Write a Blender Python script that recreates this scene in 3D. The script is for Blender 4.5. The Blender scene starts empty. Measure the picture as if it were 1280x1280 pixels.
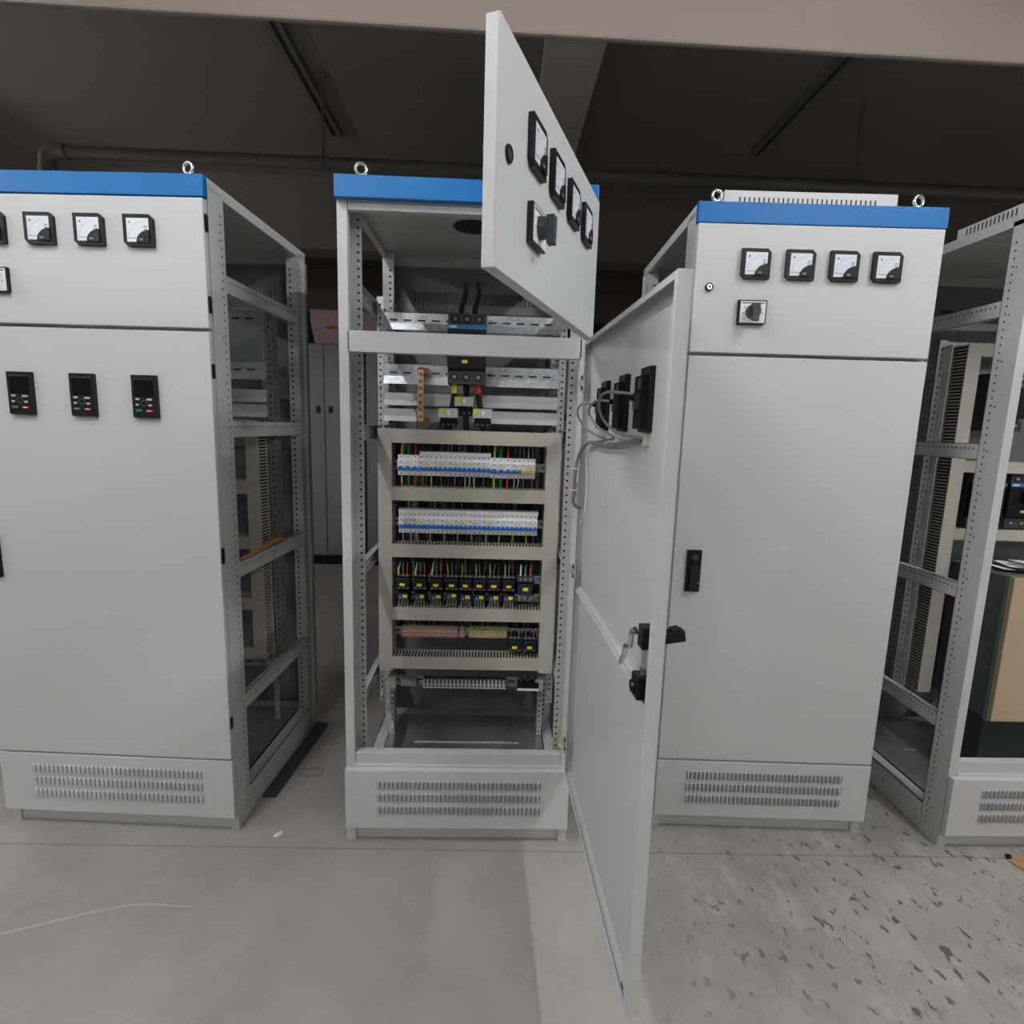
import bpy, math, random
from mathutils import Vector, Matrix
random.seed(7)
PI = math.pi
C = bpy.context.scene.collection
R = math.radians

# ---------------------------------------------------------------- materials
def mat(name, col, rough=.5, metal=0.0, emit=None, bump=0, bscale=300, var=0, vscale=6, spec=.5, trans=0):
    m = bpy.data.materials.new(name); m.use_nodes = True
    nt = m.node_tree; b = nt.nodes['Principled BSDF']
    b.inputs['Base Color'].default_value = (*col, 1); b.inputs['Roughness'].default_value = rough
    b.inputs['Metallic'].default_value = metal
    b.inputs['Specular IOR Level'].default_value = spec
    if trans: b.inputs['Transmission Weight'].default_value = trans
    if emit:
        b.inputs['Emission Color'].default_value = (*emit[0], 1); b.inputs['Emission Strength'].default_value = emit[1]
    tc = nt.nodes.new('ShaderNodeTexCoord')
    if var:
        n = nt.nodes.new('ShaderNodeTexNoise'); n.inputs['Scale'].default_value = vscale; n.inputs['Detail'].default_value = 6
        nt.links.new(tc.outputs['Object'], n.inputs['Vector'])
        mx = nt.nodes.new('ShaderNodeMix'); mx.data_type = 'RGBA'
        mx.inputs['A'].default_value = (*[c*(1-var) for c in col], 1); mx.inputs['B'].default_value = (*[min(1, c*(1+var)) for c in col], 1)
        nt.links.new(n.outputs['Fac'], mx.inputs['Factor']); nt.links.new(mx.outputs['Result'], b.inputs['Base Color'])
    if bump:
        n = nt.nodes.new('ShaderNodeTexNoise'); n.inputs['Scale'].default_value = bscale; n.inputs['Detail'].default_value = 3
        nt.links.new(tc.outputs['Object'], n.inputs['Vector'])
        bp = nt.nodes.new('ShaderNodeBump'); bp.inputs['Strength'].default_value = bump; bp.inputs['Distance'].default_value = .001
        nt.links.new(n.outputs['Fac'], bp.inputs['Height']); nt.links.new(bp.outputs['Normal'], b.inputs['Normal'])
    return m
M = dict(
 paint=mat('cabinet_paint', (.555,.56,.56), .42, bump=.25, bscale=420, var=.02, vscale=3),
 frame=mat('frame_paint', (.52,.525,.52), .45, bump=.15),
 blue=mat('blue_paint', (.006,.138,.40), .40, spec=.35, bump=.3, bscale=380, var=.05),
 galv=None, dark=mat('dark_hole', (.02,.02,.02), .8), black=mat('black_plastic', (.008,.008,.009), .42, spec=.3),
 blackm=mat('black_matte', (.006,.006,.006), .7, spec=.2), dgrey=mat('dark_grey_plastic', (.040,.044,.047), .45),
 mgrey=mat('mid_grey_plastic', (.22,.225,.23), .5), duct=mat('duct_pvc', (.44,.42,.36), .5, var=.02),
 white=mat('white_plastic', (.80,.80,.80), .35), label=mat('dial_white', (.72,.74,.80), .3), lite=mat('light_grey_plastic', (.52,.53,.50), .4),
 yellow=mat('yellow_label', (.82,.68,.04), .5), blue_t=mat('blue_toggle', (.015,.19,.68), .35), navy=mat('navy_plastic', (.012,.016,.05), .4),
 red=mat('red', (.62,.03,.05), .45), green=mat('green', (.03,.28,.10), .45), ygreen=mat('yellow_green', (.62,.68,.06), .45),
 copper=mat('copper', (.78,.58,.40), .4, .2), orange=mat('red_resin', (.38,.07,.035), .45), chrome=mat('chrome', (.75,.75,.76), .2, .95),
 brass=mat('brass', (.48,.34,.15), .35, .7), bwire=mat('black_wire', (.015,.015,.016), .45), gwire=mat('grey_cable', (.20,.20,.20), .5),
 wwire=mat('white_wire', (.65,.65,.62), .5), tan=mat('tan_plastic', (.52,.42,.20), .5), pinkt=mat('pink_terminal', (.62,.42,.36), .5),
 beige=mat('beige_cover', (.47,.345,.235), .5, var=.04), dgreen=mat('dark_green_panel', (.085,.098,.098), .5), edge=mat('green_edge', (.17,.20,.13), .5),
 card=mat('cardboard', (.42,.24,.09), .8, var=.08, vscale=20), paper=mat('paper', (.8,.8,.8), .7), pink=mat('pink_card', (.42,.28,.31), .7),
 orangep=mat('orange_tool', (.58,.24,.05), .5), beam=mat('painted_concrete', (.245,.208,.180), .8, bump=.3, bscale=40, var=.05, vscale=2),
 ceil=mat('ceiling_plaster', (.245,.222,.200), .85, bump=.3, bscale=40, var=.10, vscale=1.2), pipe=mat('pipe_paint', (.19,.185,.15), .35),
 wall=mat('wall_plaster', (.14,.13,.12), .85, var=.06), rubber=mat('rubber', (.03,.03,.03), .7), bgcab=mat('background_cabinet_shaded_paint', (.19,.195,.195), .45),  # bgcab: cabinet grey darkened to stand for the shadow behind the front row
 tube=mat('lamp_tube', (1,1,1), .5, emit=((.97,.985,1), 1)), lcd=mat('lcd_glass', (.006,.006,.007), .12), chalk=mat('chalk', (.43,.42,.39), .9),
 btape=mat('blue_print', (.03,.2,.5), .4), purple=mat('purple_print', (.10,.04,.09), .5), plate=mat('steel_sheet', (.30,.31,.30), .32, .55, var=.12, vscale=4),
 sheet=mat('bright_steel_sheet', (.42,.43,.42), .28, .75, var=.10, vscale=3), shaded_rpaint=mat('rear_panel_shaded_paint', (.21,.215,.222), .45), pinkr=mat('dull_red_marker', (.36,.12,.11), .5), trim=mat('pale_strip_paint', (.55,.52,.43), .7, var=.04))
def galv():
    m = mat('galvanised_steel', (.5,.52,.54), .38, .6); nt = m.node_tree; b = nt.nodes['Principled BSDF']
    tc = nt.nodes.new('ShaderNodeTexCoord'); v = nt.nodes.new('ShaderNodeTexVoronoi'); v.inputs['Scale'].default_value = 90
    n = nt.nodes.new('ShaderNodeTexNoise'); n.inputs['Scale'].default_value = 14; n.inputs['Detail'].default_value = 5
    cr = nt.nodes.new('ShaderNodeValToRGB'); cr.color_ramp.elements[0].position=.3; cr.color_ramp.elements[0].color=(.47,.49,.51,1); cr.color_ramp.elements[1].position=.7; cr.color_ramp.elements[1].color=(.68,.70,.71,1)
    ad = nt.nodes.new('ShaderNodeMix'); ad.data_type='FLOAT'; ad.inputs['Factor'].default_value=.65
    for t in (v, n): nt.links.new(tc.outputs['Object'], t.inputs['Vector'])
    sp = nt.nodes.new('ShaderNodeSeparateColor'); nt.links.new(v.outputs['Color'], sp.inputs[0])
    nt.links.new(sp.outputs[0], ad.inputs['A']); nt.links.new(n.outputs['Fac'], ad.inputs['B'])
    nt.links.new(ad.outputs['Result'], cr.inputs['Fac']); nt.links.new(cr.outputs['Color'], b.inputs['Base Color'])
    return m
M['galv'] = galv()
def floor_mat():
    m = mat('concrete_floor', (.3,.29,.27), .5); nt = m.node_tree; b = nt.nodes['Principled BSDF']; N = nt.nodes.new; K = nt.links.new
    geo = N('ShaderNodeTexCoord'); P = geo.outputs['Object']
    def noise(s, d=6, vec=P, rough=.6):
        n = N('ShaderNodeTexNoise'); n.inputs['Scale'].default_value=s; n.inputs['Detail'].default_value=d; n.inputs['Roughness'].default_value=rough; K(vec, n.inputs['Vector']); return n.outputs['Fac']
    def ramp(f, p0, p1, c0=0., c1=1.):
        r = N('ShaderNodeMapRange'); r.inputs['From Min'].default_value=p0; r.inputs['From Max'].default_value=p1; r.inputs['To Min'].default_value=c0; r.inputs['To Max'].default_value=c1; K(f, r.inputs['Value']); return r.outputs['Result']
    def math_(op, a, c):
        n = N('ShaderNodeMath'); n.operation=op
        for i, q in enumerate((a, c)):
            if isinstance(q, (int, float)): n.inputs[i].default_value = q
            else: K(q, n.inputs[i])
        return n.outputs[0]
    def mix(f, a, c):
        n = N('ShaderNodeMix'); n.data_type='RGBA'
        if isinstance(f, (int,float)): n.inputs['Factor'].default_value=f
        else: K(f, n.inputs['Factor'])
        for k, q in (('A', a), ('B', c)):
            if isinstance(q, tuple): n.inputs[k].default_value=(*q,1)
            else: K(q, n.inputs[k])
        return n.outputs['Result']
    base = mix(ramp(noise(1.6,8),.35,.65), (.262,.247,.227), (.362,.346,.323))
    base = mix(math_('MULTIPLY', ramp(noise(14,8),.42,.7), .35), base, (.37,.36,.335))
    base = mix(math_('MULTIPLY', ramp(noise(160,4),.5,.8), .3), base, (.20,.19,.175))
    sx = N('ShaderNodeSeparateXYZ'); K(P, sx.inputs[0])
    # worn, dirty area towards the right
    zone = ramp(math_('ADD', sx.outputs[0], math_('MULTIPLY', noise(2.2,4), 1.0)), 1.35, 2.1)
    mp = N('ShaderNodeMapping'); mp.inputs['Rotation'].default_value=(0,0,R(35)); mp.inputs['Scale'].default_value=(1,.58,1); K(P, mp.inputs['Vector'])
    mpv = mp.outputs['Vector']
    fl = ramp(math_('ADD', noise(30,5,mpv,.65), math_('MULTIPLY', noise(3.5,3), .12)), .652, .69)
    fl2 = ramp(noise(11,8,mpv,.75), .56, .70)
    pale = ramp(noise(9,7,mpv,.7), .5, .62)
    base = mix(math_('MULTIPLY', math_('MULTIPLY', pale, zone), .7), base, (.43,.42,.385))
    base = mix(math_('MULTIPLY', math_('MULTIPLY', fl2, zone), .7), base, (.12,.125,.125))
    base = mix(math_('MULTIPLY', math_('MULTIPLY', fl, zone), .85), base, (.05,.05,.048))
    # sparse tiny specks everywhere
    base = mix(math_('MULTIPLY', ramp(noise(42,2), .76, .79), .8), base, (.06,.055,.05))
    # saw-cut joint parallel to the cabinet fronts
    jy = math_('ADD', sx.outputs[1], math_('ADD', math_('MULTIPLY', sx.outputs[0], .010), .022))
    j = ramp(math_('ABSOLUTE', jy, 0), .0045, .001)
    base = mix(math_('MULTIPLY', j, .5), base, (.07,.065,.06))
    K(base, b.inputs['Base Color'])
    K(ramp(noise(5,6),.3,.7,.42,.62), b.inputs['Roughness'])
    bp = N('ShaderNodeBump'); bp.inputs['Strength'].default_value=.25; bp.inputs['Distance'].default_value=.002; K(noise(60,6), bp.inputs['Height']); K(bp.outputs['Normal'], b.inputs['Normal'])
    return m
M['floor'] = floor_mat()

# ---------------------------------------------------------------- mesh builder
class MB:
    def __init__(s): s.v=[]; s.f=[]; s.m=[]; s.sm=[]; s.mats=[]
    def mi(s, k):
        if k not in s.mats: s.mats.append(k)
        return s.mats.index(k)
    def add(s, vs, fs, k, smooth=False):
        o=len(s.v); s.v += [tuple(v) for v in vs]; i=s.mi(k)
        for f in fs: s.f.append([o+a for a in f]); s.m.append(i); s.sm.append(smooth)
        return s
    def box(s, x0,x1,y0,y1,z0,z1,k='paint', M4=None):
        x0,x1=sorted((x0,x1)); y0,y1=sorted((y0,y1)); z0,z1=sorted((z0,z1))
        vs=[(x,y,z) for z in (z0,z1) for (x,y) in ((x0,y0),(x1,y0),(x1,y1),(x0,y1))]
        if M4 is not None: vs=[M4@Vector(v) for v in vs]
        return s.add(vs, [(3,2,1,0),(4,5,6,7),(0,1,5,4),(1,2,6,5),(2,3,7,6),(3,0,4,7)], k)
    def prism(s, poly, y0, y1, k, axis='y', M4=None):
        # poly of (a,b): axis y -> (x,z); axis x -> (y,z); axis z -> (x,y)
        def P(a,b,t): return {'y':(a,t,b),'x':(t,a,b),'z':(a,b,t)}[axis]
        n=len(poly); vs=[P(a,b,y0) for a,b in poly]+[P(a,b,y1) for a,b in poly]
        if M4 is not None: vs=[M4@Vector(v) for v in vs]
        fs=[tuple(range(n))[::-1], tuple(range(n,2*n))]+[(i,(i+1)%n,n+(i+1)%n,n+i) for i in range(n)]
        return s.add(vs, fs, k)
    def cyl(s, p0, p1, r, k, n=12, r1=None, caps=True):
        p0,p1=Vector(p0),Vector(p1); d=(p1-p0).normalized(); a=d.orthogonal().normalized(); b=d.cross(a); r1=r if r1 is None else r1
        vs=[p0+(a*math.cos(t)+b*math.sin(t))*r for t in [2*PI*i/n for i in range(n)]]+[p1+(a*math.cos(t)+b*math.sin(t))*r1 for t in [2*PI*i/n for i in range(n)]]
        s.add(vs, [(i,(i+1)%n,n+(i+1)%n,n+i) for i in range(n)], k, True)
        if caps: s.add(vs, [tuple(range(n))[::-1], tuple(range(n,2*n))], k)
        return s
    def tube(s, pts, r, k, n=8, sub=6):
        P=[Vector(p) for p in pts]
        if len(P)>2 and sub>1:
            Q=[]
            for i in range(len(P)-1):
                a=P[max(i-1,0)];b=P[i];c=P[i+1];d=P[min(i+2,len(P)-1)]
                for j in range(sub):
                    t=j/sub; Q.append(.5*((2*b)+(c-a)*t+(2*a-5*b+4*c-d)*t*t+(-a+3*b-3*c+d)*t**3))
            Q.append(P[-1]); P=Q
        vs=[]; up=None
        for i,p in enumerate(P):
            d=(P[min(i+1,len(P)-1)]-P[max(i-1,0)]).normalized()
            if up is None: up=d.orthogonal().normalized()
            up=(up-d*up.dot(d)).normalized(); b=d.cross(up)
            vs+=[p+(up*math.cos(2*PI*j/n)+b*math.sin(2*PI*j/n))*r for j in range(n)]
        L=len(P); fs=[(i*n+j,i*n+(j+1)%n,(i+1)*n+(j+1)%n,(i+1)*n+j) for i in range(L-1) for j in range(n)]
        s.add(vs,fs,k,True); s.add(vs,[tuple(range(n))[::-1],tuple(range((L-1)*n,L*n))],k); return s
    def torus(s, c, r, rr, k, axis='y', n=20, m=8, M4=None):
        vs=[]
        for i in range(n):
            a=2*PI*i/n
            for j in range(m):
                b=2*PI*j/m; q=(r+rr*math.cos(b)); u,w,t=q*math.cos(a),q*math.sin(a),rr*math.sin(b)
                p={'y':(u,t,w),'x':(t,u,w),'z':(u,w,t)}[axis]; vs.append((c[0]+p[0],c[1]+p[1],c[2]+p[2]))
        return s.add(vs,[(i*m+j,((i+1)%n)*m+j,((i+1)%n)*m+(j+1)%m,i*m+(j+1)%m) for i in range(n) for j in range(m)],k,True)
    def dot(s, p, r, axis, k='dark', n=8):
        vs=[]
        for i in range(n):
            a=2*PI*i/n; u,w=r*math.cos(a),r*math.sin(a)
            q={'y':(u,0,w),'x':(0,u,w),'z':(u,w,0)}[axis]; vs.append((p[0]+q[0],p[1]+q[1],p[2]+q[2]))
        return s.add(vs,[tuple(range(n))],k)
    def build(s, name, parent=None, loc=None, rotz=0, bevel=0, label=None):
        me=bpy.data.meshes.new(name); me.from_pydata(s.v,[],s.f)
        for k in s.mats: me.materials.append(M[k])
        me.polygons.foreach_set('material_index', s.m); me.polygons.foreach_set('use_smooth', s.sm); me.update()
        o=bpy.data.objects.new(name, me); C.objects.link(o)
        if parent is not None: o.parent=parent
        if loc is not None: o.location=loc
        o.rotation_euler=(0,0,rotz)
        if bevel:
            b=o.modifiers.new('bevel','BEVEL'); b.width=bevel; b.segments=2; b.limit_method='ANGLE'; b.angle_limit=R(40)
        if label: o['label']=label
        return o
def tag(o, label, cat, group=None, kind=None):
    if label: o['label']=label
    if cat: o['category']=cat
    if group: o['group']=group
    if kind: o['kind']=kind
    return o
def empty(name, loc=(0,0,0), rotz=0):
    o=bpy.data.objects.new(name,None); C.objects.link(o); o.location=loc; o.rotation_euler=(0,0,rotz); o.empty_display_size=.05; return o
kids={}
def children(o): return [c for c in bpy.data.objects if c.parent==o]
def dup(root, loc, rotz=None, label=None, group=None):
    r=root.copy(); C.objects.link(r); r.location=loc
    if rotz is not None: r.rotation_euler=(0,0,rotz)
    if label: r['label']=label
    if group: r['group']=group
    def rec(src, dst):
        for ch in children(src):
            if ch==dst: continue
            c=ch.copy(); C.objects.link(c); c.parent=dst; rec(ch, c)
    rec(root, r)
    return r
def structure(o): o['kind']='structure'; return o
ORD=['first','second','third','fourth','fifth','sixth','seventh','eighth','ninth','tenth','eleventh','twelfth','thirteenth','fourteenth','fifteenth','sixteenth','seventeenth','eighteenth','nineteenth','twentieth',
 'twenty-first','twenty-second','twenty-third','twenty-fourth','twenty-fifth','twenty-sixth','twenty-seventh','twenty-eighth','twenty-ninth','thirtieth']
def nth(i, n, end='left'):
    if i==0: return 'leftmost'
    if i==n-1: return 'rightmost'
    return ORD[i]+' from left'

# ---------------------------------------------------------------- the setting
ZC=3.67
structure(MB().box(-7,8.5,-8,9.5,-.1,0,'floor').build('floor'))
structure(MB().box(-7,8.5,-8,9.5,ZC,ZC+.15,'ceil').build('ceiling'))
structure(MB().box(-7.15,-7,-8,9.5,0,ZC,'wall').build('wall_left'))
structure(MB().box(8.5,8.65,-8,9.5,0,ZC,'wall').build('wall_right'))
structure(MB().box(-7,8.5,9.5,9.65,0,ZC,'wall').build('wall_back'))
structure(MB().box(-7,8.5,-8.15,-8,0,ZC,'wall').build('wall_front'))
# downstand beams
def beam(n,y0,y1,z0,sl=0):
    b=MB(); vs=[(x,y,z) for x in (-7,8.5) for y,z in ((y0,z0-(x*sl)),(y1,z0-(x*sl)),(y1,ZC+.01),(y0,ZC+.01))]
    b.add(vs,[(0,3,2,1),(4,5,6,7),(0,1,5,4),(1,2,6,5),(2,3,7,6),(3,0,4,7)],'beam')
    structure(b.build('trim_%d'%n, bevel=.01))
beam(1,.50,.53,2.958,.009); beam(2,3.6,3.9,3.05,.004); beam(3,6.6,6.9,3.05)
structure(MB().box(.72,1.03,.56,3.6,3.50,ZC+.01,'trim').build('trim_4'))  # paler strip running back below the ceiling
# chalk line drawn on the floor
ck=MB()
pl=[(-.98,-.40),(-.902,-.363),(-.80,-.325),(-.70,-.290),(-.60,-.262),(-.53,-.258),(-.46,-.264),(-.40,-.266)]
for i in range(len(pl)-1):
    w0=.0045*(1-.5*i/len(pl)); (x0,y0),(x1,y1)=pl[i],pl[i+1]
    ck.add([(x0,y0-w0,.0006),(x1,y1-w0*.9,.0006),(x1,y1+w0*.9,.0006),(x0,y0+w0,.0006)],[(0,1,2,3)],'chalk')
ck.add([(-.345,-.268,.0006),(-.325,-.268,.0006),(-.325,-.262,.0006),(-.345,-.262,.0006)],[(0,1,2,3)],'chalk')
ckf=ck.build('chalk_line', bpy.data.objects['floor'])

# sprinkler pipe under the ceiling with its hangers
pr=empty('ceiling_pipe',(0,2.1,0)); tag(pr,'long dark olive pipe running level under the ceiling across the whole bay','pipe')
MB().tube([(-2.40,0,2.75),(-2.40,0,3.06),(-2.385,0,3.125),(-2.31,0,3.15)],.047,'pipe',14,6).cyl((-2.34,0,3.150),(7,0,3.142),.037,'pipe',16).cyl((-.70,0,3.149),(-.62,0,3.149),.043,'pipe',16).cyl((2.80,0,3.145),(2.88,0,3.145),.043,'pipe',16).build('pipe_run',pr)
MB().cyl((-2.33,0,3.15),(-2.27,0,3.15),.050,'pipe',16).cyl((-2.40,0,3.0),(-2.40,0,3.06),.052,'pipe',16).build('elbow_collar',pr)
for nm,x,lab in (('conduit_trough',-.775,'pair of thin dark conduits on ceiling above the closed left cabinet'),('conduit_trough',2.462,'pair of thin dark conduits on ceiling above the closed right cabinet')):
    t=empty(nm,(x,0,0)); tag(t,lab,'conduit','ceiling conduits behind the front beam')
    for s in (-.03,.03): MB().box(s-.014,s+.014,.8,2.85,ZC-.03,ZC,'pipe').build('conduit',t)
for x,w,lab in ((-.655,.008,'thin hanger rod from ceiling to pipe above the gap beside the left cabinet'),(2.835,.016,'flat hanger bar from ceiling to pipe above the closed right cabinet')):
    h=MB().box(x-w,x+w,2.097,2.103,3.14,ZC,'pipe').cyl((x,2.1,ZC-.015),(x,2.1,ZC),.03,'pipe').torus((x,2.1,3.147),.044,.006,'pipe','x').build('pipe_hanger')
    tag(h,lab,'hanger','rods holding the ceiling pipe')

# ---------------------------------------------------------------- small fittings (facing -y, origin at their centre on the door face)
def meter_mb(ch='A', needle=.0):
    b=MB(); h=.0465; c=.012
    out=[(-h,h),(-h,-h+c),(-h+c,-h),(h,-h),(h,h-c),(h-c,h)]
    b.prism(out,-.012,0,'black')
    g=.0345; b.box(-g,g,-.0128,-.011,-g,g,'label')
    # quarter-round cover, lower right
    pts=[(g+.002,-g-.002)]+[(g+.002-.040*math.cos(t),-g-.002+.036*math.sin(t)) for t in [PI/2*i/8 for i in range(9)]]
    b.prism(pts,-.0165,-.011,'black')
    b.box(.006,.018,-.0172,-.016,-.031,-.026,'mgrey')
    # scale arc with ticks, pivot near the cover corner
    px,pz=.018,-.022; prev=None
    for i in range(13):
        a=PI/2+PI/2*i/12*1.0; q=(px+.046*math.cos(a),pz+.046*math.sin(a)); q2=(px+.0448*math.cos(a),pz+.0448*math.sin(a))
        if prev: b.add([(prev[0][0],-.0131,prev[0][1]),(q[0],-.0131,q[1]),(q2[0],-.0131,q2[1]),(prev[1][0],-.0131,prev[1][1])],[(0,1,2,3)],'lite')
        prev=(q,q2)
        if i%2==0:
            q3=(px+.050*math.cos(a),pz+.050*math.sin(a)); n=(-math.sin(a)*.0005,math.cos(a)*.0005)
            b.add([(q[0]-n[0],-.0132,q[1]-n[1]),(q[0]+n[0],-.0132,q[1]+n[1]),(q3[0]+n[0],-.0132,q3[1]+n[1]),(q3[0]-n[0],-.0132,q3[1]-n[1])],[(0,1,2,3)],'dgrey')
    b.box(-.030,px,-.0136,-.0132,pz-.0006-.002,pz+.0006-.002,'dgrey')       # needle at rest
    for i in range(3): b.box(.020,.030,-.0134,-.0129,.008-.008*i,.0115-.008*i,'mgrey')
    # unit letter, upper left
    x,z=-.024,.022; t=.0009
    def stroke(x0,z0,x1,z1):
        d=Vector((x1-x0,z1-z0)).normalized()*t; nx,nz=-d.y,d.x
        b.add([(x0-nx,-.0133,z0-nz),(x0+nx,-.0133,z0+nz),(x1+nx,-.0133,z1+nz),(x1-nx,-.0133,z1-nz)],[(0,1,2,3)],'dgrey')
    if ch=='A': stroke(x-.003,z-.004,x,z+.004); stroke(x,z+.004,x+.003,z-.004); stroke(x-.002,z-.001,x+.002,z-.001)
    else: stroke(x-.003,z+.004,x,z-.004); stroke(x,z-.004,x+.003,z+.004)
    return b
def switch_mb():
    b=MB()
    b.prism([(-.046,.038),(-.046,-.038),(.042,-.038),(.046,-.034),(.046,.038)],-.012,0,'black')
    b.box(-.040,.042,-.0135,-.011,-.034,.034,'white'); b.box(-.036,.038,-.0140,-.013,.026,.031,'mgrey')
    for (x,z) in ((-.030,-.004),(.032,-.004),(0,.020),(-.026,.014),(.026,.014),(-.026,-.022)): b.box(x-.003,x+.003,-.0139,-.013,z-.001,z+.001,'dgrey')
    b.cyl((0,-.013,0),(0,-.032,0),.0235,'dgrey',20,.021)
    b.prism([(-.012,.022),(-.010,-.030),(.010,-.033),(.012,.022)],-.046,-.030,'dgrey')
    return b
def lock_mb():
    b=MB(); b.cyl((0,0,0),(0,-.006,0),.0135,'black',18); b.cyl((0,-.005,0),(0,-.0085,0),.0085,'chrome',14); b.dot((0,-.0088,0),.004,'y','dark'); return b
def keypad_mb():
    b=MB(); b.prism([(-.0405,.068),(-.0405,-.064),(-.036,-.068),(.0405,-.068),(.0405,.068)],-.012,0,'black')
    b.box(-.031,.031,-.0128,-.0115,.0,.052,'lcd'); b.box(-.033,.033,-.0135,-.012,.054,.057,'dgrey')
    for x,z,w,k in ((-.022,-.008,.007,'lite'),(.016,-.009,.009,'lite'),(-.024,-.026,.005,'lite'),(.018,-.027,.006,'lite'),(-.020,-.044,.010,'green'),(.015,-.045,.011,'red')):
        b.prism([(x-w,z),(x-w+.002,z+.003),(x+w-.002,z+.003),(x+w,z),(x+w-.002,z-.003),(x-w+.002,z-.003)],-.0145,-.0115,k)
    b.box(.009,.021,-.0149,-.0144,-.0462,-.0438,'white')
    b.torus((-.002,-.0125,-.021),.009,.0016,'dgrey')
    return b
def keypad_back_mb():
    b=MB(); b.box(-.032,.032,.0,.012,-.066,.066,'black'); b.box(-.026,.030,.012,.024,-.060,.048,'blackm'); b.box(-.010,.012,.024,.032,-.02,.012,'dgrey')
    b.box(-.022,-.006,.024,.027,.02,.042,'dgrey'); return b
def handle_mb():
    b=MB(); b.box(-.025,.025,-.008,0,-.075,.075,'black'); b.box(-.014,.014,-.018,-.008,-.066,.03,'black'); b.cyl((0,-.008,.05),(0,-.015,.05),.012,'dgrey',14)
    b.box(.012,.02,-.0095,-.008,-.045,-.040,'lite'); return b
meshcache={}
def fit(fn, name, parent, loc, *a, **kw):
    key=(fn.__name__,)+a
    if key in meshcache:
        o=bpy.data.objects.new(name, meshcache[key]); C.objects.link(o); o.parent=parent; o.location=loc
    else:
        o=fn(*a).build(name,parent,loc); meshcache[key]=o.data
    return o

# ---------------------------------------------------------------- cabinet
H=2.24; D=.82
def zr(z0,z1,step):
    n=int((z1-z0)/step); return [z0+i*step for i in range(n+1)]
def post(par, X, rear=False, top=H-.02):
    """X maps inward distance to x; front post at y .025-.115, rear at .705-.80"""
    b=MB(); t=.002
    def B(a,c,y0,y1,z0,z1,k='frame'): b.box(X(a),X(c),y0,y1,z0,z1,k)
    sgn=-1 if X(1)>X(0) else 1   # outward direction
    if not rear:
        B(0,.031,.025,.027,0,top); B(0,t,.027,.115,0,top); B(.029,.031,.027,.055,0,top)
        B(0,.054,.113,.115,0,top)
        for z in zr(.05,top-.05,.025):
            b.dot((X(0)+sgn*.0007,.092,z),.0038,'x'); b.dot((X(.043),.1123,z),.0042,'y')
        for i,z in enumerate(zr(.12,top-.08,.15)): b.dot((X(0)+sgn*.0007,.078-.0*(i%2),z),.0034,'x')
    else:
        B(0,.027,.788,.79,0,top); B(0,t,.705,.79,0,top); B(0,.05,.705,.707,0,top); B(.025,.027,.76,.79,0,top)
        b.box(X(0),X(0)+sgn*.006,.755,.775,.02,top-.02,'frame')
        for z in zr(.05,top-.05,.025):
            b.dot((X(0)+sgn*.0007,.722,z),.0045,'x'); b.dot((X(.034),.7043,z),.0050,'y')
    return b.build('post',par)
def brace(par,X,z,hh=.056):
    b=MB(); b.box(X(.004),X(.006),.115,.705,z-hh,z,'frame'); b.box(X(.004),X(.028),.115,.705,z-.002,z,'frame'); b.box(X(.004),X(.022),.115,.705,z-hh,z-hh+.002,'frame')
    sgn=-1 if X(1)>X(0) else 1
    for y in zr(.14,.69,.0185):
        b.dot((X(.004)+sgn*.0006,y,z-.018),.0034,'x'); b.dot((X(.0067)-sgn*.0,y,z-.018),.0034,'x')
    for y in zr(.145,.69,.025): b.dot((X(.016),y,z+.0006),.004,'z')
    b.cyl((X(.004)+sgn*.004,.40,z-hh*.5),(X(.004),.40,z-hh*.5),.006,'galv',8)
    return b.build('side_brace',par)
def louvers(b, xs, rows, y, k='paint', d=.0075):
    p=(xs[1]-xs[0])/xs[2]
    for z0,z1 in rows:
        for i in range(xs[2]):
            x=xs[0]+p*i; w=p*.52
            vs=[(x,y,z0),(x,y,z1),(x+w,y,z0+.003),(x+w,y,z1-.003),(x,y-d,z0+.004),(x,y-d,z1-.004)]
            b.add(vs,[(0,4,2),(1,3,5),(4,5,3,2),(0,1,5,4)],k); b.add([(x-.0016,y-.0004,z0+.003),(x+.0004,y-.0004,z0+.003),(x+.0004,y-.0004,z1-.003),(x-.0016,y-.0004,z1-.003)],[(0,1,2,3)],'dgrey'); b.add([(x+w-.0002,y-.0005,z0+.004),(x+w+.0026,y-.0005,z0+.004),(x+w+.0026,y-.0005,z1-.004),(x+w-.0002,y-.0005,z1-.004)],[(0,1,2,3)],'dgrey')
def plinth(par,x0,x1):
    b=MB(); b.box(x0+.001,x1-.001,0,.022,.063,.29,'paint')
    f=(x1-x0)/.8
    louvers(b,(x0+.116*f,x0+.70*f,38),[(.214,.251),(.166,.203),(.117,.154)],-.0002)
    return b.build('plinth_panel',par,bevel=.002)
def eyebolt(par,x,y,rz=0):
    b=MB(); b.cyl((0,0,0),(0,0,.010),.014,'chrome',14); b.cyl((0,0,.010),(0,0,.018),.008,'chrome',12); b.torus((0,0,.035),.0165,.0050,'chrome'); 
    return b.build('eye_bolt',par,(x,y,H),rz)
def closed_door(par, x0,x1,z0,z1,name):
    return MB().box(x0+.003,x1-.003,0,.022,z0,z1,'paint').build(name,par,bevel=.0025)
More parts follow.
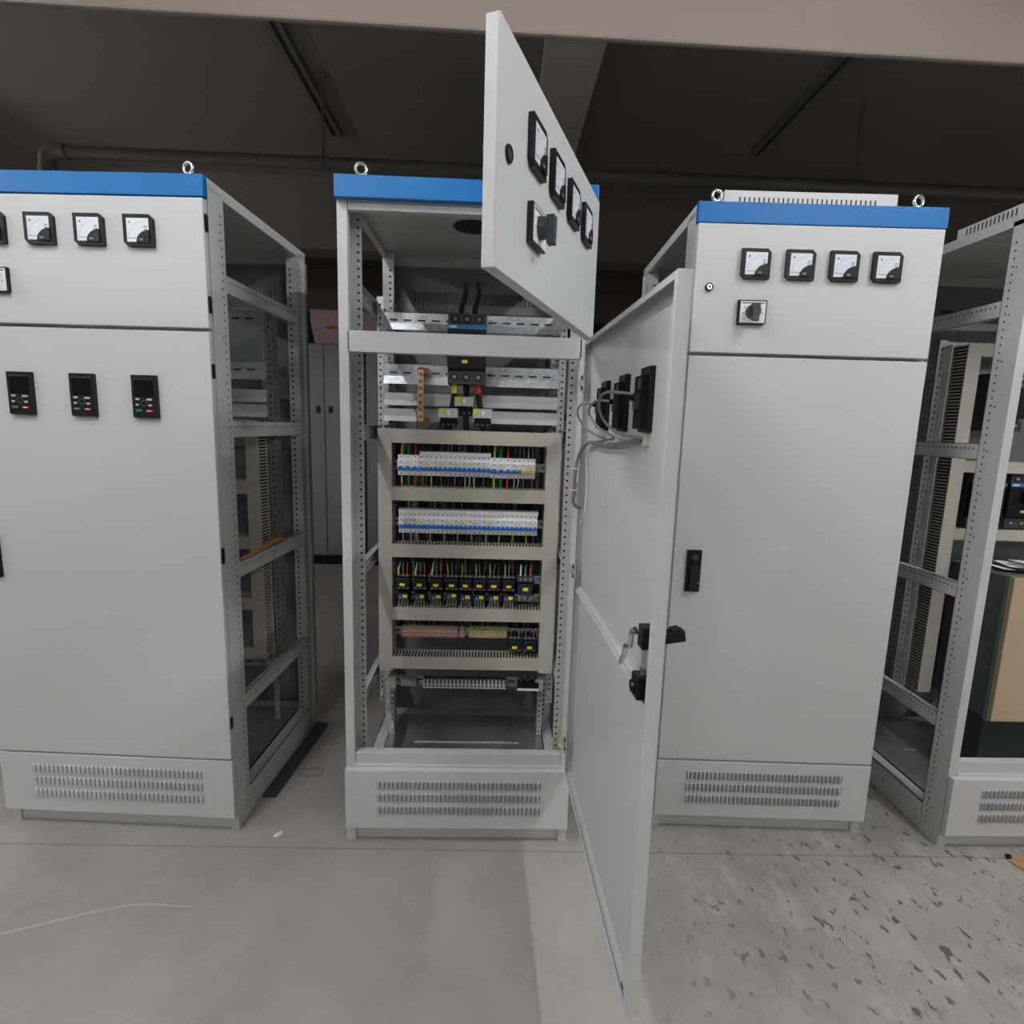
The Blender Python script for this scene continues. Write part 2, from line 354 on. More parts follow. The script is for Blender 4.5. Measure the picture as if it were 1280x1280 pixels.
def cabinet(name,label,ox,oy,th,x0,x1,header=True,rear_slots=True,braces='LR'):
    c=empty(name,(ox,oy,0),th); tag(c,label,'electrical cabinet','electrical cabinets in the front row')
    XL=lambda a:x0+a; XR=lambda a:x1-a
    for X in (XL,XR): post(c,X); post(c,X,True)
    for s,X in (('L',XL),('R',XR)):
        if s in braces:
            for z in (1.975,1.496,.993,.487): brace(c,X,z)
    # top frame
    b=MB(); b.box(x0+.033,x1-.033,.0265,.05,H-.09,H-.06,'frame'); b.box(x0+.033,x1-.033,.0265,.03,H-.06,H-.004,'frame'); b.build('top_rail',c,bevel=.001)
    for X in (XL,XR):
        MB().box(X(0),X(.022),.027,.79,H-.036,H-.012,'frame').build('roof_edge',c,bevel=.001)
    b=MB(); b.box(x0+.002,x1-.002,.03,.80,H-.012,H,'frame'); b.box(x0+.03,x1-.03,.775,.80,H-.05,H-.012,'frame')
    if name=='open_cabinet':
        b.cyl((x0+.40,.37,H-.0135),(x0+.40,.37,H-.012),.072,'dark',24)
        for i in range(12):
            xx=x0+.40-.062+i*.0113; hh=math.sqrt(max(0,.070**2-(xx-x0-.40)**2)); b.box(xx-.0025,xx+.0025,.37-hh,.37+hh,H-.018,H-.0135,'dgrey')
    b.build('roof_panel',c)
    if header:
        b=MB(); b.box(x0-.001,x1+.001,0,.0245,H-.064,H,'blue'); b.build('header_panel',c,bevel=.002)
    # bottom frame
    b=MB(); b.box(x0+.0315,x1-.0315,.0275,.06,.29,.342,'frame'); b.box(x0+.0315,x1-.0315,.02,.05,.286,.30,'frame'); b.build('sill',c,bevel=.002)
    MB().box(x0+.027,x1-.027,.035,.04,.001,.065,'frame').build('toe_plate',c)
    for X in (XL,XR):
        b=MB(); b.box(X(.002),X(.006),.04,.79,.002,.115,'frame'); b.box(X(.002),X(.05),.115,.705,.112,.115,'frame')
        for y in zr(.15,.69,.09): b.dot((X(.0013),y,.06),.004,'x')
        b.build('base_rail',c)
    b=MB(); b.box(x0+.055,x1-.055,.065,.70,.118,.121,'sheet'); b.box(x0+.03,x1-.03,.045,.775,.06,.062,'blackm'); b.box(x0+.16,x1-.13,.10,.235,.121,.123,'sheet')
    b.box(x0+.155,x1-.125,.235,.240,.121,.128,'galv'); b.box(x1-.130,x1-.125,.10,.235,.121,.128,'galv'); b.box(x0+.18,x1-.16,.46,.464,.121,.126,'galv'); b.build('bottom_plate',c)
    # rear door
    b=MB(); b.box(x0+.004,x1-.004,.795,.82,.10,H-.04,'shaded_rpaint')  # cabinet paint darkened here, interior shade put into the colour
    louvers(b,(x0+.12,x1-.10,48),[(2.035,2.09),(1.70,1.75),(1.95,2.005)],.7945,'shaded_rpaint',.004)
    for z in (1.62,1.40,.9): b.box(x0+.04,x1-.04,.775,.795,z-.02,z+.02,'shaded_rpaint')
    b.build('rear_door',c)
    plinth(c,x0,x1)
    for x in (x0+.07,x1-.07): eyebolt(c,x,.05, R(random.choice((-15,10,30))))
    return c
def cross_rail(c,x0,x1):
    b=MB(); b.box(x0+.032,x1-.032,.027,.033,1.727,1.80,'frame'); b.box(x0+.032,x1-.032,.033,.058,1.727,1.731,'frame'); b.build('cross_rail',c)
def upright(par, x, y, z0, z1, w=.028, side=1, k='galv'):
    """perforated angle: face w wide at y and a flange going back"""
    b=MB(); b.box(x,x+w,y,y+.002,z0,z1,k); xf=x if side<0 else x+w-.002
    b.box(xf,xf+.002,y,y+.045,z0,z1,k)
    for z in zr(z0+.015,z1-.012,.025):
        b.dot((x+w/2,y-.0006,z),.0045,'y'); b.dot((xf-.0006 if side<0 else xf+.0026,y+.024,z),.0045,'x')
    for z in zr(z0+.04,z1-.05,.145): b.cyl((x+w/2,y-.004,z),(x+w/2,y,z),.006,'chrome',8)
    return b.build('mounting_upright',par)
def hduct(par,x0,x1,zc,h=.053,y0=.40,y1=.478):
    b=MB(); b.box(x0,x1,y0,y0+.004,zc-h/2,zc+h/2,'duct'); b.box(x0,x1,y0+.002,y0+.008,zc-h/2+.002,zc-h/2+.004,'duct')
    b.box(x0,x1,y1-.003,y1,zc-h/2,zc+h/2,'duct')
    b.box(x0+.001,x1-.001,y0+.012,y1-.004,zc-h/2+.004,zc+h/2-.006,'blackm')
    n=int((x1-x0)/.0133)
    for i in range(n):
        x=x0+.004+i*.0133
        for z in (zc-h/2,zc+h/2-.0018): b.box(x,x+.0068,y0+.003,y1-.002,z,z+.0018,'duct')
    return b.build('wiring_duct',par)
def vduct(par,x0,x1,z0,z1,y0=.402,y1=.48):
    b=MB(); b.box(x0,x1,y0,y0+.004,z0,z1,'duct'); b.box(x0,x1,y1-.003,y1,z0,z1,'duct')
    b.box(x0+.006,x1-.006,y0+.012,y1-.004,z0+.001,z1-.001,'blackm')
    n=int((z1-z0)/.0133)
    for i in range(n):
        z=z0+.004+i*.0133
        for x in (x0,x1-.0018): b.box(x,x+.0018,y0+.003,y1-.002,z,z+.0068,'duct')
    return b.build('wiring_duct',par)
def rail(par,x0,x1,z,h=.035,y=.475,k='galv',flat=False,slots=True):
    b=MB()
    if flat: b.box(x0,x1,y+.003,y+.005,z-h*.1,z+h/2,k); b.add([(x0,y+.003,z-h*.1),(x1,y+.003,z-h*.1),(x1,y-.006,z-h*.5),(x0,y-.006,z-h*.5)],[(0,1,2,3)],k); b.box(x0,x1,y+.003,y+.012,z+h/2-.002,z+h/2,k)
    else:
        b.box(x0,x1,y+.006,y+.0075,z-h*.28,z+h*.28,k)
        for s in (-1,1):
            b.box(x0,x1,y,y+.0075,z+s*h*.28-.0008,z+s*h*.28+.0008,k); b.box(x0,x1,y,y+.0015,min(z+s*h*.28,z+s*h*.5),max(z+s*h*.28,z+s*h*.5),k)
    if slots:
        yy=(y+.003 if flat else y+.006)-.0006; x=x0+.022; z=z+(h*.06 if flat else 0)
        while x+.032<x1:
            b.add([(x,yy,z-.003),(x+.032,yy,z-.003),(x+.032,yy,z+.003),(x,yy,z+.003)],[(0,1,2,3)],'dark'); x+=.056
    return b.build('mounting_rail',par)

# ================= closed cabinet on the left
LC=cabinet('drive_cabinet','closed light grey cabinet at left, three black keypads on its tall door',-.41,.042,R(-2.98),-.855,0)
ud=closed_door(LC,-.855,0,1.786,2.172,'upper_door')
for i,x in enumerate((-.671,-.515,-.3585,-.2025)): fit(meter_mb,'panel_meter',ud,(x,0,2.070),'V' if i==3 else 'A')
fit(switch_mb,'rotary_switch',ud,(-.676,0,1.915))
ld=closed_door(LC,-.855,0,.297,1.775,'lower_door')
for x in (-.6265,-.4215,-.2185): fit(keypad_mb,'keypad',ld,(x,0,1.566))
fit(handle_mb,'door_handle',ld,(-.785,0,1.021))
for z0,z1,d_ in ((2.077,2.128,ud),(1.833,1.884,ud),(1.631,1.676,ld),(1.015,1.07,ld),(.412,.454,ld)):
    MB().box(-.0035,.0005,.004,.019,z0,z1,'black').build('hinge',d_)
cross_rail(LC,-.855,0)
upright(LC,-.052,.49,.36,1.97,.03,1,'plate'); upright(LC,-.80,.49,.36,1.97,.03,-1,'plate')  # darker steel stands in for the shade inside this cabinet
vduct(LC,-.112,-.058,.50,1.50,.41,.488); vduct(LC,-.79,-.736,.50,1.50,.41,.488)
for z in (1.475,1.23,1.0,.74,.52): hduct(LC,-.735,-.113,z,.052,.408,.486)
for z in (1.90,1.70): rail(LC,-.77,-.053,z,.07,.49,flat=True)
for z in (1.60,1.54): rail(LC,-.77,-.053,z,.052,.49,'frame',flat=True,slots=False)
rail(LC,-.77,-.053,.45,.035,.48)
b=MB(); b.box(-.085,-.060,.52,.522,.16,1.92,'galv'); b.box(-.085,-.083,.52,.55,.16,1.92,'galv'); b.build('inner_strut',LC)
Lm=Matrix.Translation((-.41,.042,0))@Matrix.Rotation(R(-2.98),4,'Z')
def lw(x,y,z): return Lm@Vector((x,y,z))
b=MB(); p=[lw(-.016,.15,.996),lw(-.016,.30,1.000),lw(-.016,.42,1.010),lw(-.014,.50,1.004)]
b.cyl(p[0],p[1],.006,'orangep',10).cyl(p[1],p[2],.0075,'orangep',10,.011).cyl(p[2],p[3],.011,'orangep',10,.006)
tag(b.build('orange_tool'),'thin orange tool lying on the side brace of the closed left cabinet','tool')

# ================= open cabinet in the middle
CC=cabinet('open_cabinet','open cabinet in the middle with both doors swung out, rows of breakers inside',0,0,0,0,.8)
b=MB(); b.box(.027,.774,.025,.032,1.727,1.792,'frame'); b.box(.027,.774,.032,.058,1.727,1.731,'frame'); b.build('cross_rail',CC,bevel=.001)
# long door strip seal posts on the hinge side
MB().box(.774,.799,.0255,.045,.345,2.15,'frame').build('hinge_strip',CC,bevel=.001)
def open_door(name,theta,oy,w,z0,z1,oz=0):
    b=MB(); t=.0262
    b.box(-w,0,0,.002,z0,z1,'paint'); b.box(-w,-w+.002,.002,t,z0,z1,'paint'); b.box(-.002,0,.002,t,z0,z1,'paint')
    b.box(-w+.002,-.002,.002,t,z0,z0+.002,'paint'); b.box(-w+.002,-.002,.002,t,z1-.002,z1,'paint')
    for (a,c,e,f) in ((-w+.002,-w+.016,z0+.002,z1-.002),(-.016,-.002,z0+.002,z1-.002),(-w+.016,-.016,z0+.002,z0+.014),(-w+.016,-.016,z1-.014,z1-.002)):
        b.box(a,c,t-.002,t,e,f,'paint')
    return b.build(name,CC,(.802,oy,0),theta,bevel=.0012)
UD=open_door('upper_door',R(68.37),-.011,.827,1.783,2.184)
for i,x in enumerate((-.6265,-.4785,-.3265,-.1765)): fit(meter_mb,'panel_meter',UD,(x,0,2.060),'V' if i==3 else 'A')
fit(switch_mb,'rotary_switch',UD,(-.617,0,1.912)); 
b=MB(); b.cyl((0,0,0),(0,-.004,0),.0155,'black',18); b.dot((0,-.0045,0),.010,'y','dark'); b.torus((0,-.004,0),.0125,.002,'black'); b.build('lock_socket',UD,(-.776,0,1.987))
MB().cyl((0,.004,0),(0,.03,0),.010,'chrome').box(-.03,.008,.03,.034,-.008,.008,'chrome').build('lock_cam',UD,(-.776,.002,1.987))
for x in (-.6265,-.4785,-.3265,-.1765): MB().cyl((x,.003,2.060),(x,.045,2.060),.028,'blackm',14).build('meter_case',UD)
MB().box(-.64,-.595,.003,.06,1.89,1.935,'blackm').build('switch_body',UD)
LD=open_door('lower_door',R(91.97),-.010,.829,.304,1.776)
MB().box(-.812,-.017,.0022,.014,.962,.986,'paint').box(-.812,-.017,.012,.020,.971,.977,'paint').build('stiffener',LD)
for x in (-.257,-.452,-.637): fit(keypad_back_mb,'keypad_back',LD,(x,.002,1.569)); fit(keypad_mb,'keypad',LD,(x,0,1.567))
b=MB(); b.box(-.752,-.722,.002,.030,1.045,1.088,'black'); b.box(-.753,-.721,.002,.016,.995,1.046,'galv'); b.box(-.742,-.736,.016,.024,.985,1.05,'galv')
b.cyl((-.745,.02,1.003),(-.745,.028,1.003),.005,'chrome'); b.build('latch_body',LD,(-.034,0,.042))
b=MB(); b.box(-.756,-.716,.002,.036,.925,.972,'black'); b.cyl((-.736,.036,.948),(-.736,.042,.948),.013,'black'); b.cyl((-.745,.04,.955),(-.745,.044,.955),.003,'chrome'); b.box(-.745,-.728,.002,.012,.905,.925,'brass'); b.build('latch_lock',LD,(-.034,0,.058),bevel=.003)
MB().tube([(-.715,.034,1.090),(-.700,.036,1.078),(-.698,.036,1.050),(-.680,.036,1.040),(-.665,.036,1.035),(-.655,.036,1.010),(-.635,.036,.985)],.0055,'chrome',8,4).cyl((-.710,.020,1.083),(-.710,.042,1.083),.006,'chrome').build('latch_hook',LD,(-.034,0,.025))
b=MB(); b.box(-.765,-.715,-.008,0,.94,1.10,'black'); Mh=Matrix.Translation((-.735,-.006,1.062))@Matrix.Rotation(R(-9),4,'X')
b.box(-.013,.013,-.052,0,-.010,.012,'black',Mh); b.box(-.010,.010,-.044,-.026,.010,.018,'black',Mh); b.build('door_handle',LD,(-.034,0,.042),bevel=.002)
for z in (1.648,1.04,.42):
    MB().box(-.036,-.004,.0262,.031,z-.026,z+.026,'galv').box(-.010,.006,.0262,.036,z-.012,z+.012,'galv').cyl((-.024,.031,z-.016),(-.024,.0345,z-.016),.006,'dark').cyl((-.024,.031,z+.016),(-.024,.0345,z+.016),.006,'dark').build('hinge',LD)
MB().dot((-.80,.0268,.345),.008,'y','dark').build('rubber_stop',LD)
MB().box(-.655,-.635,.002,.012,1.475,1.500,'lite').build('cable_clip',LD)
# mounting frame
upright(CC,.022,.485,.30,1.995,.027,-1); upright(CC,.752,.485,.30,1.95,.03,1)
upright(CC,.058,.53,.122,1.985,.022,1,'frame'); upright(CC,.72,.53,.122,1.94,.022,-1,'frame')
vduct(CC,.040,.094,.478,1.486); vduct(CC,.707,.765,.478,1.486)
for z in (1.457,1.228,.996,.729,.516): hduct(CC,.0945,.7065,z,.054)
rail(CC,.049,.752,1.906,.068,.484,flat=True); rail(CC,.049,.752,1.702,.08,.484,flat=True)
rail(CC,.049,.752,1.604,.052,.484,'frame',flat=True,slots=False); rail(CC,.049,.752,1.541,.052,.484,'frame',flat=True,slots=False)
for z in (1.34,1.105,.865,.785,.63): rail(CC,.06,.745,z,.035,.475,'galv' if z!=1.34 else 'galv')
rail(CC,.055,.755,.405,.045,.470)
MB().box(.072,.10,.44,.468,.38,.435,'lite').build('rail_bracket',CC); MB().box(.70,.735,.44,.468,.378,.43,'lite').build('rail_bracket',CC)
# earth bar under the left brace
b=MB(); b.box(.012,.020,.16,.40,.415,.427,'brass')
for i in range(8): b.cyl((.016,.175+i*.030,.405),(.016,.175+i*.030,.437),.005,'brass',8)
b.build('earth_bar',CC)
# round terminal mark plate
MB().cyl((.157,.4825,1.604),(.157,.4838,1.604),.012,'lite',16).build('mark_disc',CC)

# ---- devices
GB='miniature circuit breakers in the open cabinet'
def breaker(poles, pw, h, tog='blue_t', label_k='yellow'):
    W=poles*pw; r=empty('circuit_breaker')
    b=MB(); y0=.420
    # side profile (y,z), nose in the middle, extruded across the poles
    prof=[(.475,-h/2),(.432,-h/2),(.432,-h*.30),(.420,-h*.26),(.420,h*.24),(.432,h*.28),(.432,h/2),(.475,h/2)]
    b.prism([(a,c) for a,c in prof],-W/2+.0002,W/2-.0002,'white','x')
    for i in range(poles):
        x=-W/2+pw*(i+.5)
        for z in (-h*.41,h*.41): b.dot((x,.4314,z),.0030,'y','dgrey')
        if i: b.box(x-pw/2-.0002,x-pw/2+.0002,.4196,.43,-h*.26,h*.24,'mgrey'); b.box(x-pw/2-.0002,x-pw/2+.0002,.4316,.44,h*.28,h*.5,'mgrey'); b.box(x-pw/2-.0002,x-pw/2+.0002,.4316,.44,-h*.5,-h*.3,'mgrey')
        b.box(x-.003,x+.003,.4194,.42,h*.17,h*.20,'dgrey')
    b.box(-W/2+.0004,-W/2+pw*.8,.4193,.42,h*.12,h*.145,'btape'); b.box(-W/2,W/2,.4315,.44,-h*.5,-h*.47,'lite')
    b.build('body',r)
    for i in range(poles):
        x=-W/2+pw*(i+.5)
        t=MB(); t.box(x-pw*.46,x+pw*.46,.4165,.4205,-h*.235,-h*.115,tog); t.box(x-pw*.27,x+pw*.27,.409,.4175,-h*.17,-h*.03,tog); t.build('toggle',r)
    MB().box(-W*.22,W*.24,.4190,.4202,h*.045,h*.12,label_k).build('rating_label',r)
    return r
def wires(r, xs, z0, dz, cols, y=.452, rr=.0022, sway=.004):
    for x,c in zip(xs,cols):
        sg=1 if dz>0 else -1
        MB().tube([(x,y-.008,z0),(x+random.uniform(-1,1)*sway*.4,y-.010,z0+dz*.4),(x+random.uniform(-1,1)*sway,y,z0+dz)],rr,c,6,4).build('wire',r)
b3=breaker(3,.0282,.082); b3.location=(.1555,0,1.341)
tag(b3,'large three-pole breaker with thick yellow, green and red wires, leftmost in top breaker row','circuit breaker',GB)
wires(b3,(-.027,0,.027),.041,.047,('yellow','green','red'),rr=.0045); wires(b3,(-.027,0,.027),-.041,-.045,('ygreen','green','red'),rr=.004)
m3=breaker(3,.0191,.082)
N1=5
for i in range(N1):
    o=m3 if i==0 else dup(m3,(0,0,0))
    o.location=(.2285+i*.0574,0,1.341)
    tag(o,'three-pole breaker under the white busbar cover, %s of five in top breaker row'%nth(i,N1),'circuit breaker',GB)
big2=dup(b3,(.5285,0,1.338)); tag(big2,'wide three-pole breaker just right of busbar cover in top breaker row','circuit breaker',GB)
b2=breaker(2,.0185,.080); b2.location=(.5905,0,1.338); tag(b2,'two-pole breaker left of the yellow-toggled one in top row','circuit breaker',GB)
wires(b2,(-.009,.009),-.040,-.04,('wwire','wwire'))
b3y=breaker(3,.0187,.080,'yellow','pinkt'); b3y.location=(.6385,0,1.338); tag(b3y,'rightmost top-row breaker with yellow toggles instead of blue','circuit breaker',GB)
wires(b3y,(-.018,0,.018),.040,.05,('gwire','wwire','gwire')); wires(b3y,(-.018,0,.018),-.040,-.045,('gwire','bwire','gwire'))
for i,o in enumerate([o for o in bpy.data.objects if o.name.startswith('circuit_breaker') and o.parent is None and .2<o.location.x<.48]):
    cs=('wwire','wwire','wwire') if i==3 else (('green','bwire','ygreen'),('bwire','green','bwire'),('bwire','gwire','bwire'))[i%3]
    wires(o,(-.018,0,.018),-.041,-.045,cs,rr=.0026)
    if i>=2: wires(o,(-.018,0,.018),.048,.04,('gwire','bwire','green'))
m3b=breaker(3,.01885,.084)
N2=10
for i in range(N2):
    o=m3b if i==0 else dup(m3b,(0,0,0))
    o.location=(.1172+.02828+i*.05655,0,1.106)
    tag(o,'three-pole breaker, %s of ten in the lower breaker row'%nth(i,N2),'circuit breaker',GB)
for i,o in enumerate([o for o in bpy.data.objects if o.name.startswith('circuit_breaker') and o.parent is None and abs(o.location.z-1.106)<.001]):
    wires(o,(-.014,),-.042,-.035,('wwire' if i<7 else 'ygreen',),rr=.0022)
    if i in (2,4): wires(o,(0.0,),.055,.04,('gwire',),rr=.003)
def busbar(x0,x1,z,lab):
    o=MB().prism([(.428,z),(.428,z+.013),(.440,z+.015),(.468,z+.015),(.468,z)],x0,x1,'white','x').build('busbar_cover')
    tag(o,lab,'busbar cover','white busbar covers above the breakers')
busbar(.2005,.4865,1.3825,'white busbar cover along the five middle breakers of top row'); busbar(.1165,.686,1.1485,'long white busbar cover along the ten breakers of lower row')

# contactors + overload relays
def contactor(w,h,lab=True):
    r=empty('contactor'); b=MB()
    b.box(-w/2,w/2,.432,.475,-h/2,h/2,'blackm'); b.box(-w*.44,w*.44,.415,.432,-h*.30,h*.22,'navy'); b.box(-w*.36,w*.36,.405,.415,-h*.22,h*.12,'black')
    b.build('body',r,bevel=.0015)
    for z,s in ((h*.40,1),(-h*.42,-1)):
        t=MB(); t.box(-w*.5,w*.5,.424,.434,z-h*.07,z+h*.07,'dgrey')
        for i in range(3): t.cyl((-w*.32+i*w*.32,.4245,z),(-w*.32+i*w*.32,.4228,z),.0045,'mgrey',8)
        t.build('terminal_strip',r)
    MB().box(-w*.20,w*.18,.4030,.4052,-h*.20,-h*.04,'yellow').build('sticker',r)
    return r
def relay(w,h):
    r=empty('overload_relay'); b=MB(); b.box(-w/2,w/2,.425,.475,-h*.18,h*.45,'blackm'); b.box(-w*.42,w*.42,.415,.425,-h*.12,h*.36,'dgrey')
    b.build('body',r,bevel=.0012)
    MB().cyl((-w*.24,.416,h*.14),(-w*.24,.411,h*.14),.007,'btape',14).build('dial',r)
    MB().box(-w*.02,w*.34,.4125,.4155,h*.12,h*.34,'yellow').build('sticker',r)
    MB().cyl((w*.10,.416,-h*.02),(w*.10,.411,-h*.02),.0032,'red',10).build('button',r)
    t=MB()
    for i in range(4): t.box(-w*.40+i*w*.23,-w*.38+i*w*.23+.0050,.418,.45,-h*.55,-h*.14,'mgrey'); t.dot((-w*.38+i*w*.23+.002,.4177,-h*.30),.0028,'y','dark')
    t.build('terminal_legs',r)
    return r
ct0=contactor(.055,.066); rl0=relay(.050,.058)
cxs=[.1355,.205,.273,.337,.394,.4515,.5115,.573]
for i,x in enumerate(cxs):
    c=ct0 if i==0 else dup(ct0,(0,0,0)); r=rl0 if i==0 else dup(rl0,(0,0,0))
    c.location=(x,0,.860); r.location=(x+.001,0,.787+(.006 if i==3 else 0))
    tag(c,'black contactor with yellow sticker, %s of eight in the contactor row'%nth(i,8),'contactor','contactors in the third row')
    tag(r,'overload relay with blue dial and yellow sticker, %s of eight below the contactors'%nth(i,8),'relay','overload relays under the contactors')
for i,o in enumerate([o for o in bpy.data.objects if o.name.startswith('contactor') and o.parent is None]):
    wires(o,(-.017,0,.017),.030,.048,('wwire','green','red') if i<3 else ('ygreen','gwire','purple'),y=.44,rr=.0030 if i<3 else .0020,sway=.006)
    if i<3: wires(o,(-.019,),.030,.03,('yellow',),y=.43,rr=.0036)
bc=empty('contactor'); b=MB(); b.box(-.036,.040,.430,.475,-.035,.020,'blackm'); b.box(-.030,.030,.412,.430,-.030,.014,'navy'); b.build('body',bc,bevel=.002)
b=MB(); b.box(-.034,.034,.424,.436,.022,.046,'dgrey')
for i in range(3): b.cyl((-.021+i*.021,.424,.034),(-.021+i*.021,.4225,.034),.006,'mgrey',10)
b.build('terminal_strip',bc); b=MB()
for i in range(3): b.prism([(-.030+i*.022,-.035),(-.026+i*.022,-.058),(-.018+i*.022,-.058),(-.014+i*.022,-.035)],.42,.435,'mgrey')
b.build('output_terminals',bc); MB().box(-.010,.012,.410,.4125,-.012,.001,'yellow').build('sticker',bc)
bc.location=(.6415,0,.846); tag(bc,'larger black contactor with three thick leads at right end of contactor row','contactor','contactors in the third row')
wires(bc,(-.021,0,.021),.046,.046,('wwire','green','red'),y=.44,rr=.0045)
for x,lab in ((.605,'left one of two small contactors beside the tan terminal strip'),(.668,'rightmost small contactor at end of tan terminal strip')):
    o=dup(ct0,(x,0,.597)); 
    tag(o,lab,'contactor','contactors in the fourth row')
    for ch in children(o):
        if ch.name.startswith('wire'): bpy.data.objects.remove(ch)
    wires(o,(-.017,0,.017),.030,.03,('gwire','bwire','gwire'),y=.44)
# terminal blocks
def terminal(w,h,k,k2,y0=.44,scr='chrome'):
    b=MB(); b.prism([(.472,-h/2),(y0+.010,-h/2),(y0,-h*.25),(y0,h*.25),(y0+.010,h/2),(.472,h/2)],-w/2,w/2*.80,k,'x')
    b.box(-w/2*.6,w/2*.5,y0-.0008,y0+.001,-h*.08,h*.05,k2)
    for z in (-h*.36,h*.36): b.dot((-w*.04,y0+.0035,z),w*.26,'y','dark')
    b.box(-w/2,w/2*.8,y0+.001,y0+.0045,-h*.40,-h*.28,k2)
    if k=='dgrey': b.box(-w/2,-w*.05,y0-.002,y0+.012,-h*.28,h*.46,'lite')
    return b
def terminals(x0,x1,n,z,h,k,k2,lab,group,y0=.44):
    w=(x1-x0)/n; t=terminal(w,h,k,k2,y0).build('terminal_block'); me=t.data
    for i in range(n):
        o=t if i==0 else t.copy()
        if i: C.objects.link(o)
        o.location=(x0+w*(i+.5),0,z); tag(o,lab%nth(i,n),'terminal block',group)
terminals(.125,.365,24,.632,.048,'pinkt','pinkr','small pinkish terminal block, %s in the strip below the contactors','pink terminal blocks')
terminals(.372,.392,2,.632,.048,'lite','pinkr','pale terminal block, %s of two between pink and tan strips','pale terminal blocks')
terminals(.412,.572,10,.634,.046,'tan','tan','tan terminal block, %s in the strip beside the small contactors','tan terminal blocks')
terminals(.218,.576,22,.405,.044,'dgrey','white','grey terminal block, %s on the lowest rail','grey terminal blocks on the lowest rail',y0=.435)
terminals(.125,.190,5,.408,.036,'mgrey','lite','grey terminal block, %s in small group at left of lowest rail','small terminal group on the lowest rail',y0=.44)
b=MB(); b.box(.625,.715,.435,.468,.388,.418,'blackm')
for i in range(3): b.cyl((.640+i*.03,.45,.418),(.640+i*.03,.45,.435),.008,'dgrey',10)
b.box(.622,.718,.430,.4352,.383,.392,'white'); tag(b.build('fuse_holder'),'black fuse holder with white base at right end of lowest rail','fuse holder')

# moulded case breaker
def mccb():
    r=empty('main_breaker'); b=MB(); w=.147
    b.box(-w/2,w/2,.415,.483,-.134,.134,'dgrey'); b.box(-w/2,w/2,.395,.415,-.075,.085,'black'); b.build('body',r,bevel=.002)
    for zc,s in ((.108,1),(-.108,-1)):
        t=MB(); t.box(-w/2+.002,w/2-.002,.400,.415,zc-.024,zc+.022,'dgrey')
        for i in range(3):
            x=-.046+i*.046; t.cyl((x,.3995,zc+.002),(x,.3985,zc+.002),.0165,'dark',14); t.cyl((x,.3985,zc+.002),(x,.397,zc+.002),.008,'mgrey',6)
            if i<2: t.dot((x+.023,.3992,zc-.012*s),.004,'y','dark')
        t.build('terminal_cover',r)
    MB().box(-w/2,w/2,.3935,.3955,.072,.088,'btape').box(-w/2+.006,-w/2+.034,.3928,.3936,.076,.084,'label').build('brand_stripe',r)
    MB().box(-.022,.022,.383,.395,-.005,.05,'blackm').box(-.008,.008,.37,.383,.01,.03,'black').build('lever',r)
    MB().box(-.018,.004,.3932,.3952,-.054,-.042,'yellow').build('sticker',r)
    return r
mc=mccb(); mc.location=(.3835,-.0,1.796); tag(mc,'big black main breaker with blue stripe behind the cross rail of open cabinet','circuit breaker','main breakers')
# cables above and below the main breaker
for i,(x,nm) in enumerate(((.362,'left'),(.415,'right'))):
    o=MB().tube([(x-.004+i*.0,.44,1.905),(x-.003,.46,1.96),(x+.008,.50,2.02),(x+.003,.53,2.065)],.0105,'bwire',10,6).build('power_cable'); tag(o,'stiff black power cable rising from the main breaker, %s of two'%nm,'cable','black cables above the main breaker')
cols=('yellow','green','red'); 
for i,x in enumerate((.3375,.3835,.4295)):
    x2=(.318,.384,.452)[i]; o=empty('power_cable'); tag(o,('left black cable with yellow sleeve below the main breaker','middle black cable with dark sleeve below the main breaker','right black cable with red sleeve below the main breaker')[i],'cable','black cables below the main breaker')
    MB().tube([(x,.425,1.665),(x,.425,1.628)],.0125,cols[i] if i!=1 else 'blackm',10).build('sleeve',o)
    MB().tube([(x,.428,1.63),(x2*.4+x*.6,.43,1.58),(x2,.435,1.54),(x2,.44,1.487)],.012,'bwire',10,6).build('cable_core',o)
for i,(x,z,lab) in enumerate(((.377,1.597,'middle current transformer, highest of the three under the main breaker'),(.316,1.551,'left current transformer, grey with yellow patch, under main breaker'),(.450,1.553,'right current transformer beside the hanging cables under main breaker'))):
    if i==0:
        c0=empty('current_transformer'); b=MB(); b.box(-.037,.037,.395,.425,-.018,.018,'lite'); b.box(-.006,.008,.3935,.3955,-.008,.008,'paper'); b.box(-.008,-.0065,.3942,.3955,-.018,.018,'mgrey'); b.build('terminal_cover',c0,bevel=.002)
        MB().box(-.036,-.010,.3940,.3955,.002,.017,'ygreen').build('patch',c0)
        b=MB(); b.prism([(-.030,-.018),(-.034,-.035),(-.028,-.055),(.028,-.055),(.034,-.035),(.030,-.018)],.402,.455,'blackm')
        for s in (-.02,0,.02): b.cyl((s,.402,-.045),(s,.399,-.045),.006,'dgrey',10)
        b.build('core',c0)
        o=c0
    else: o=dup(c0,(0,0,0))
    o.location=(x,0,z); tag(o,lab,'current transformer','current transformers under the main breaker')
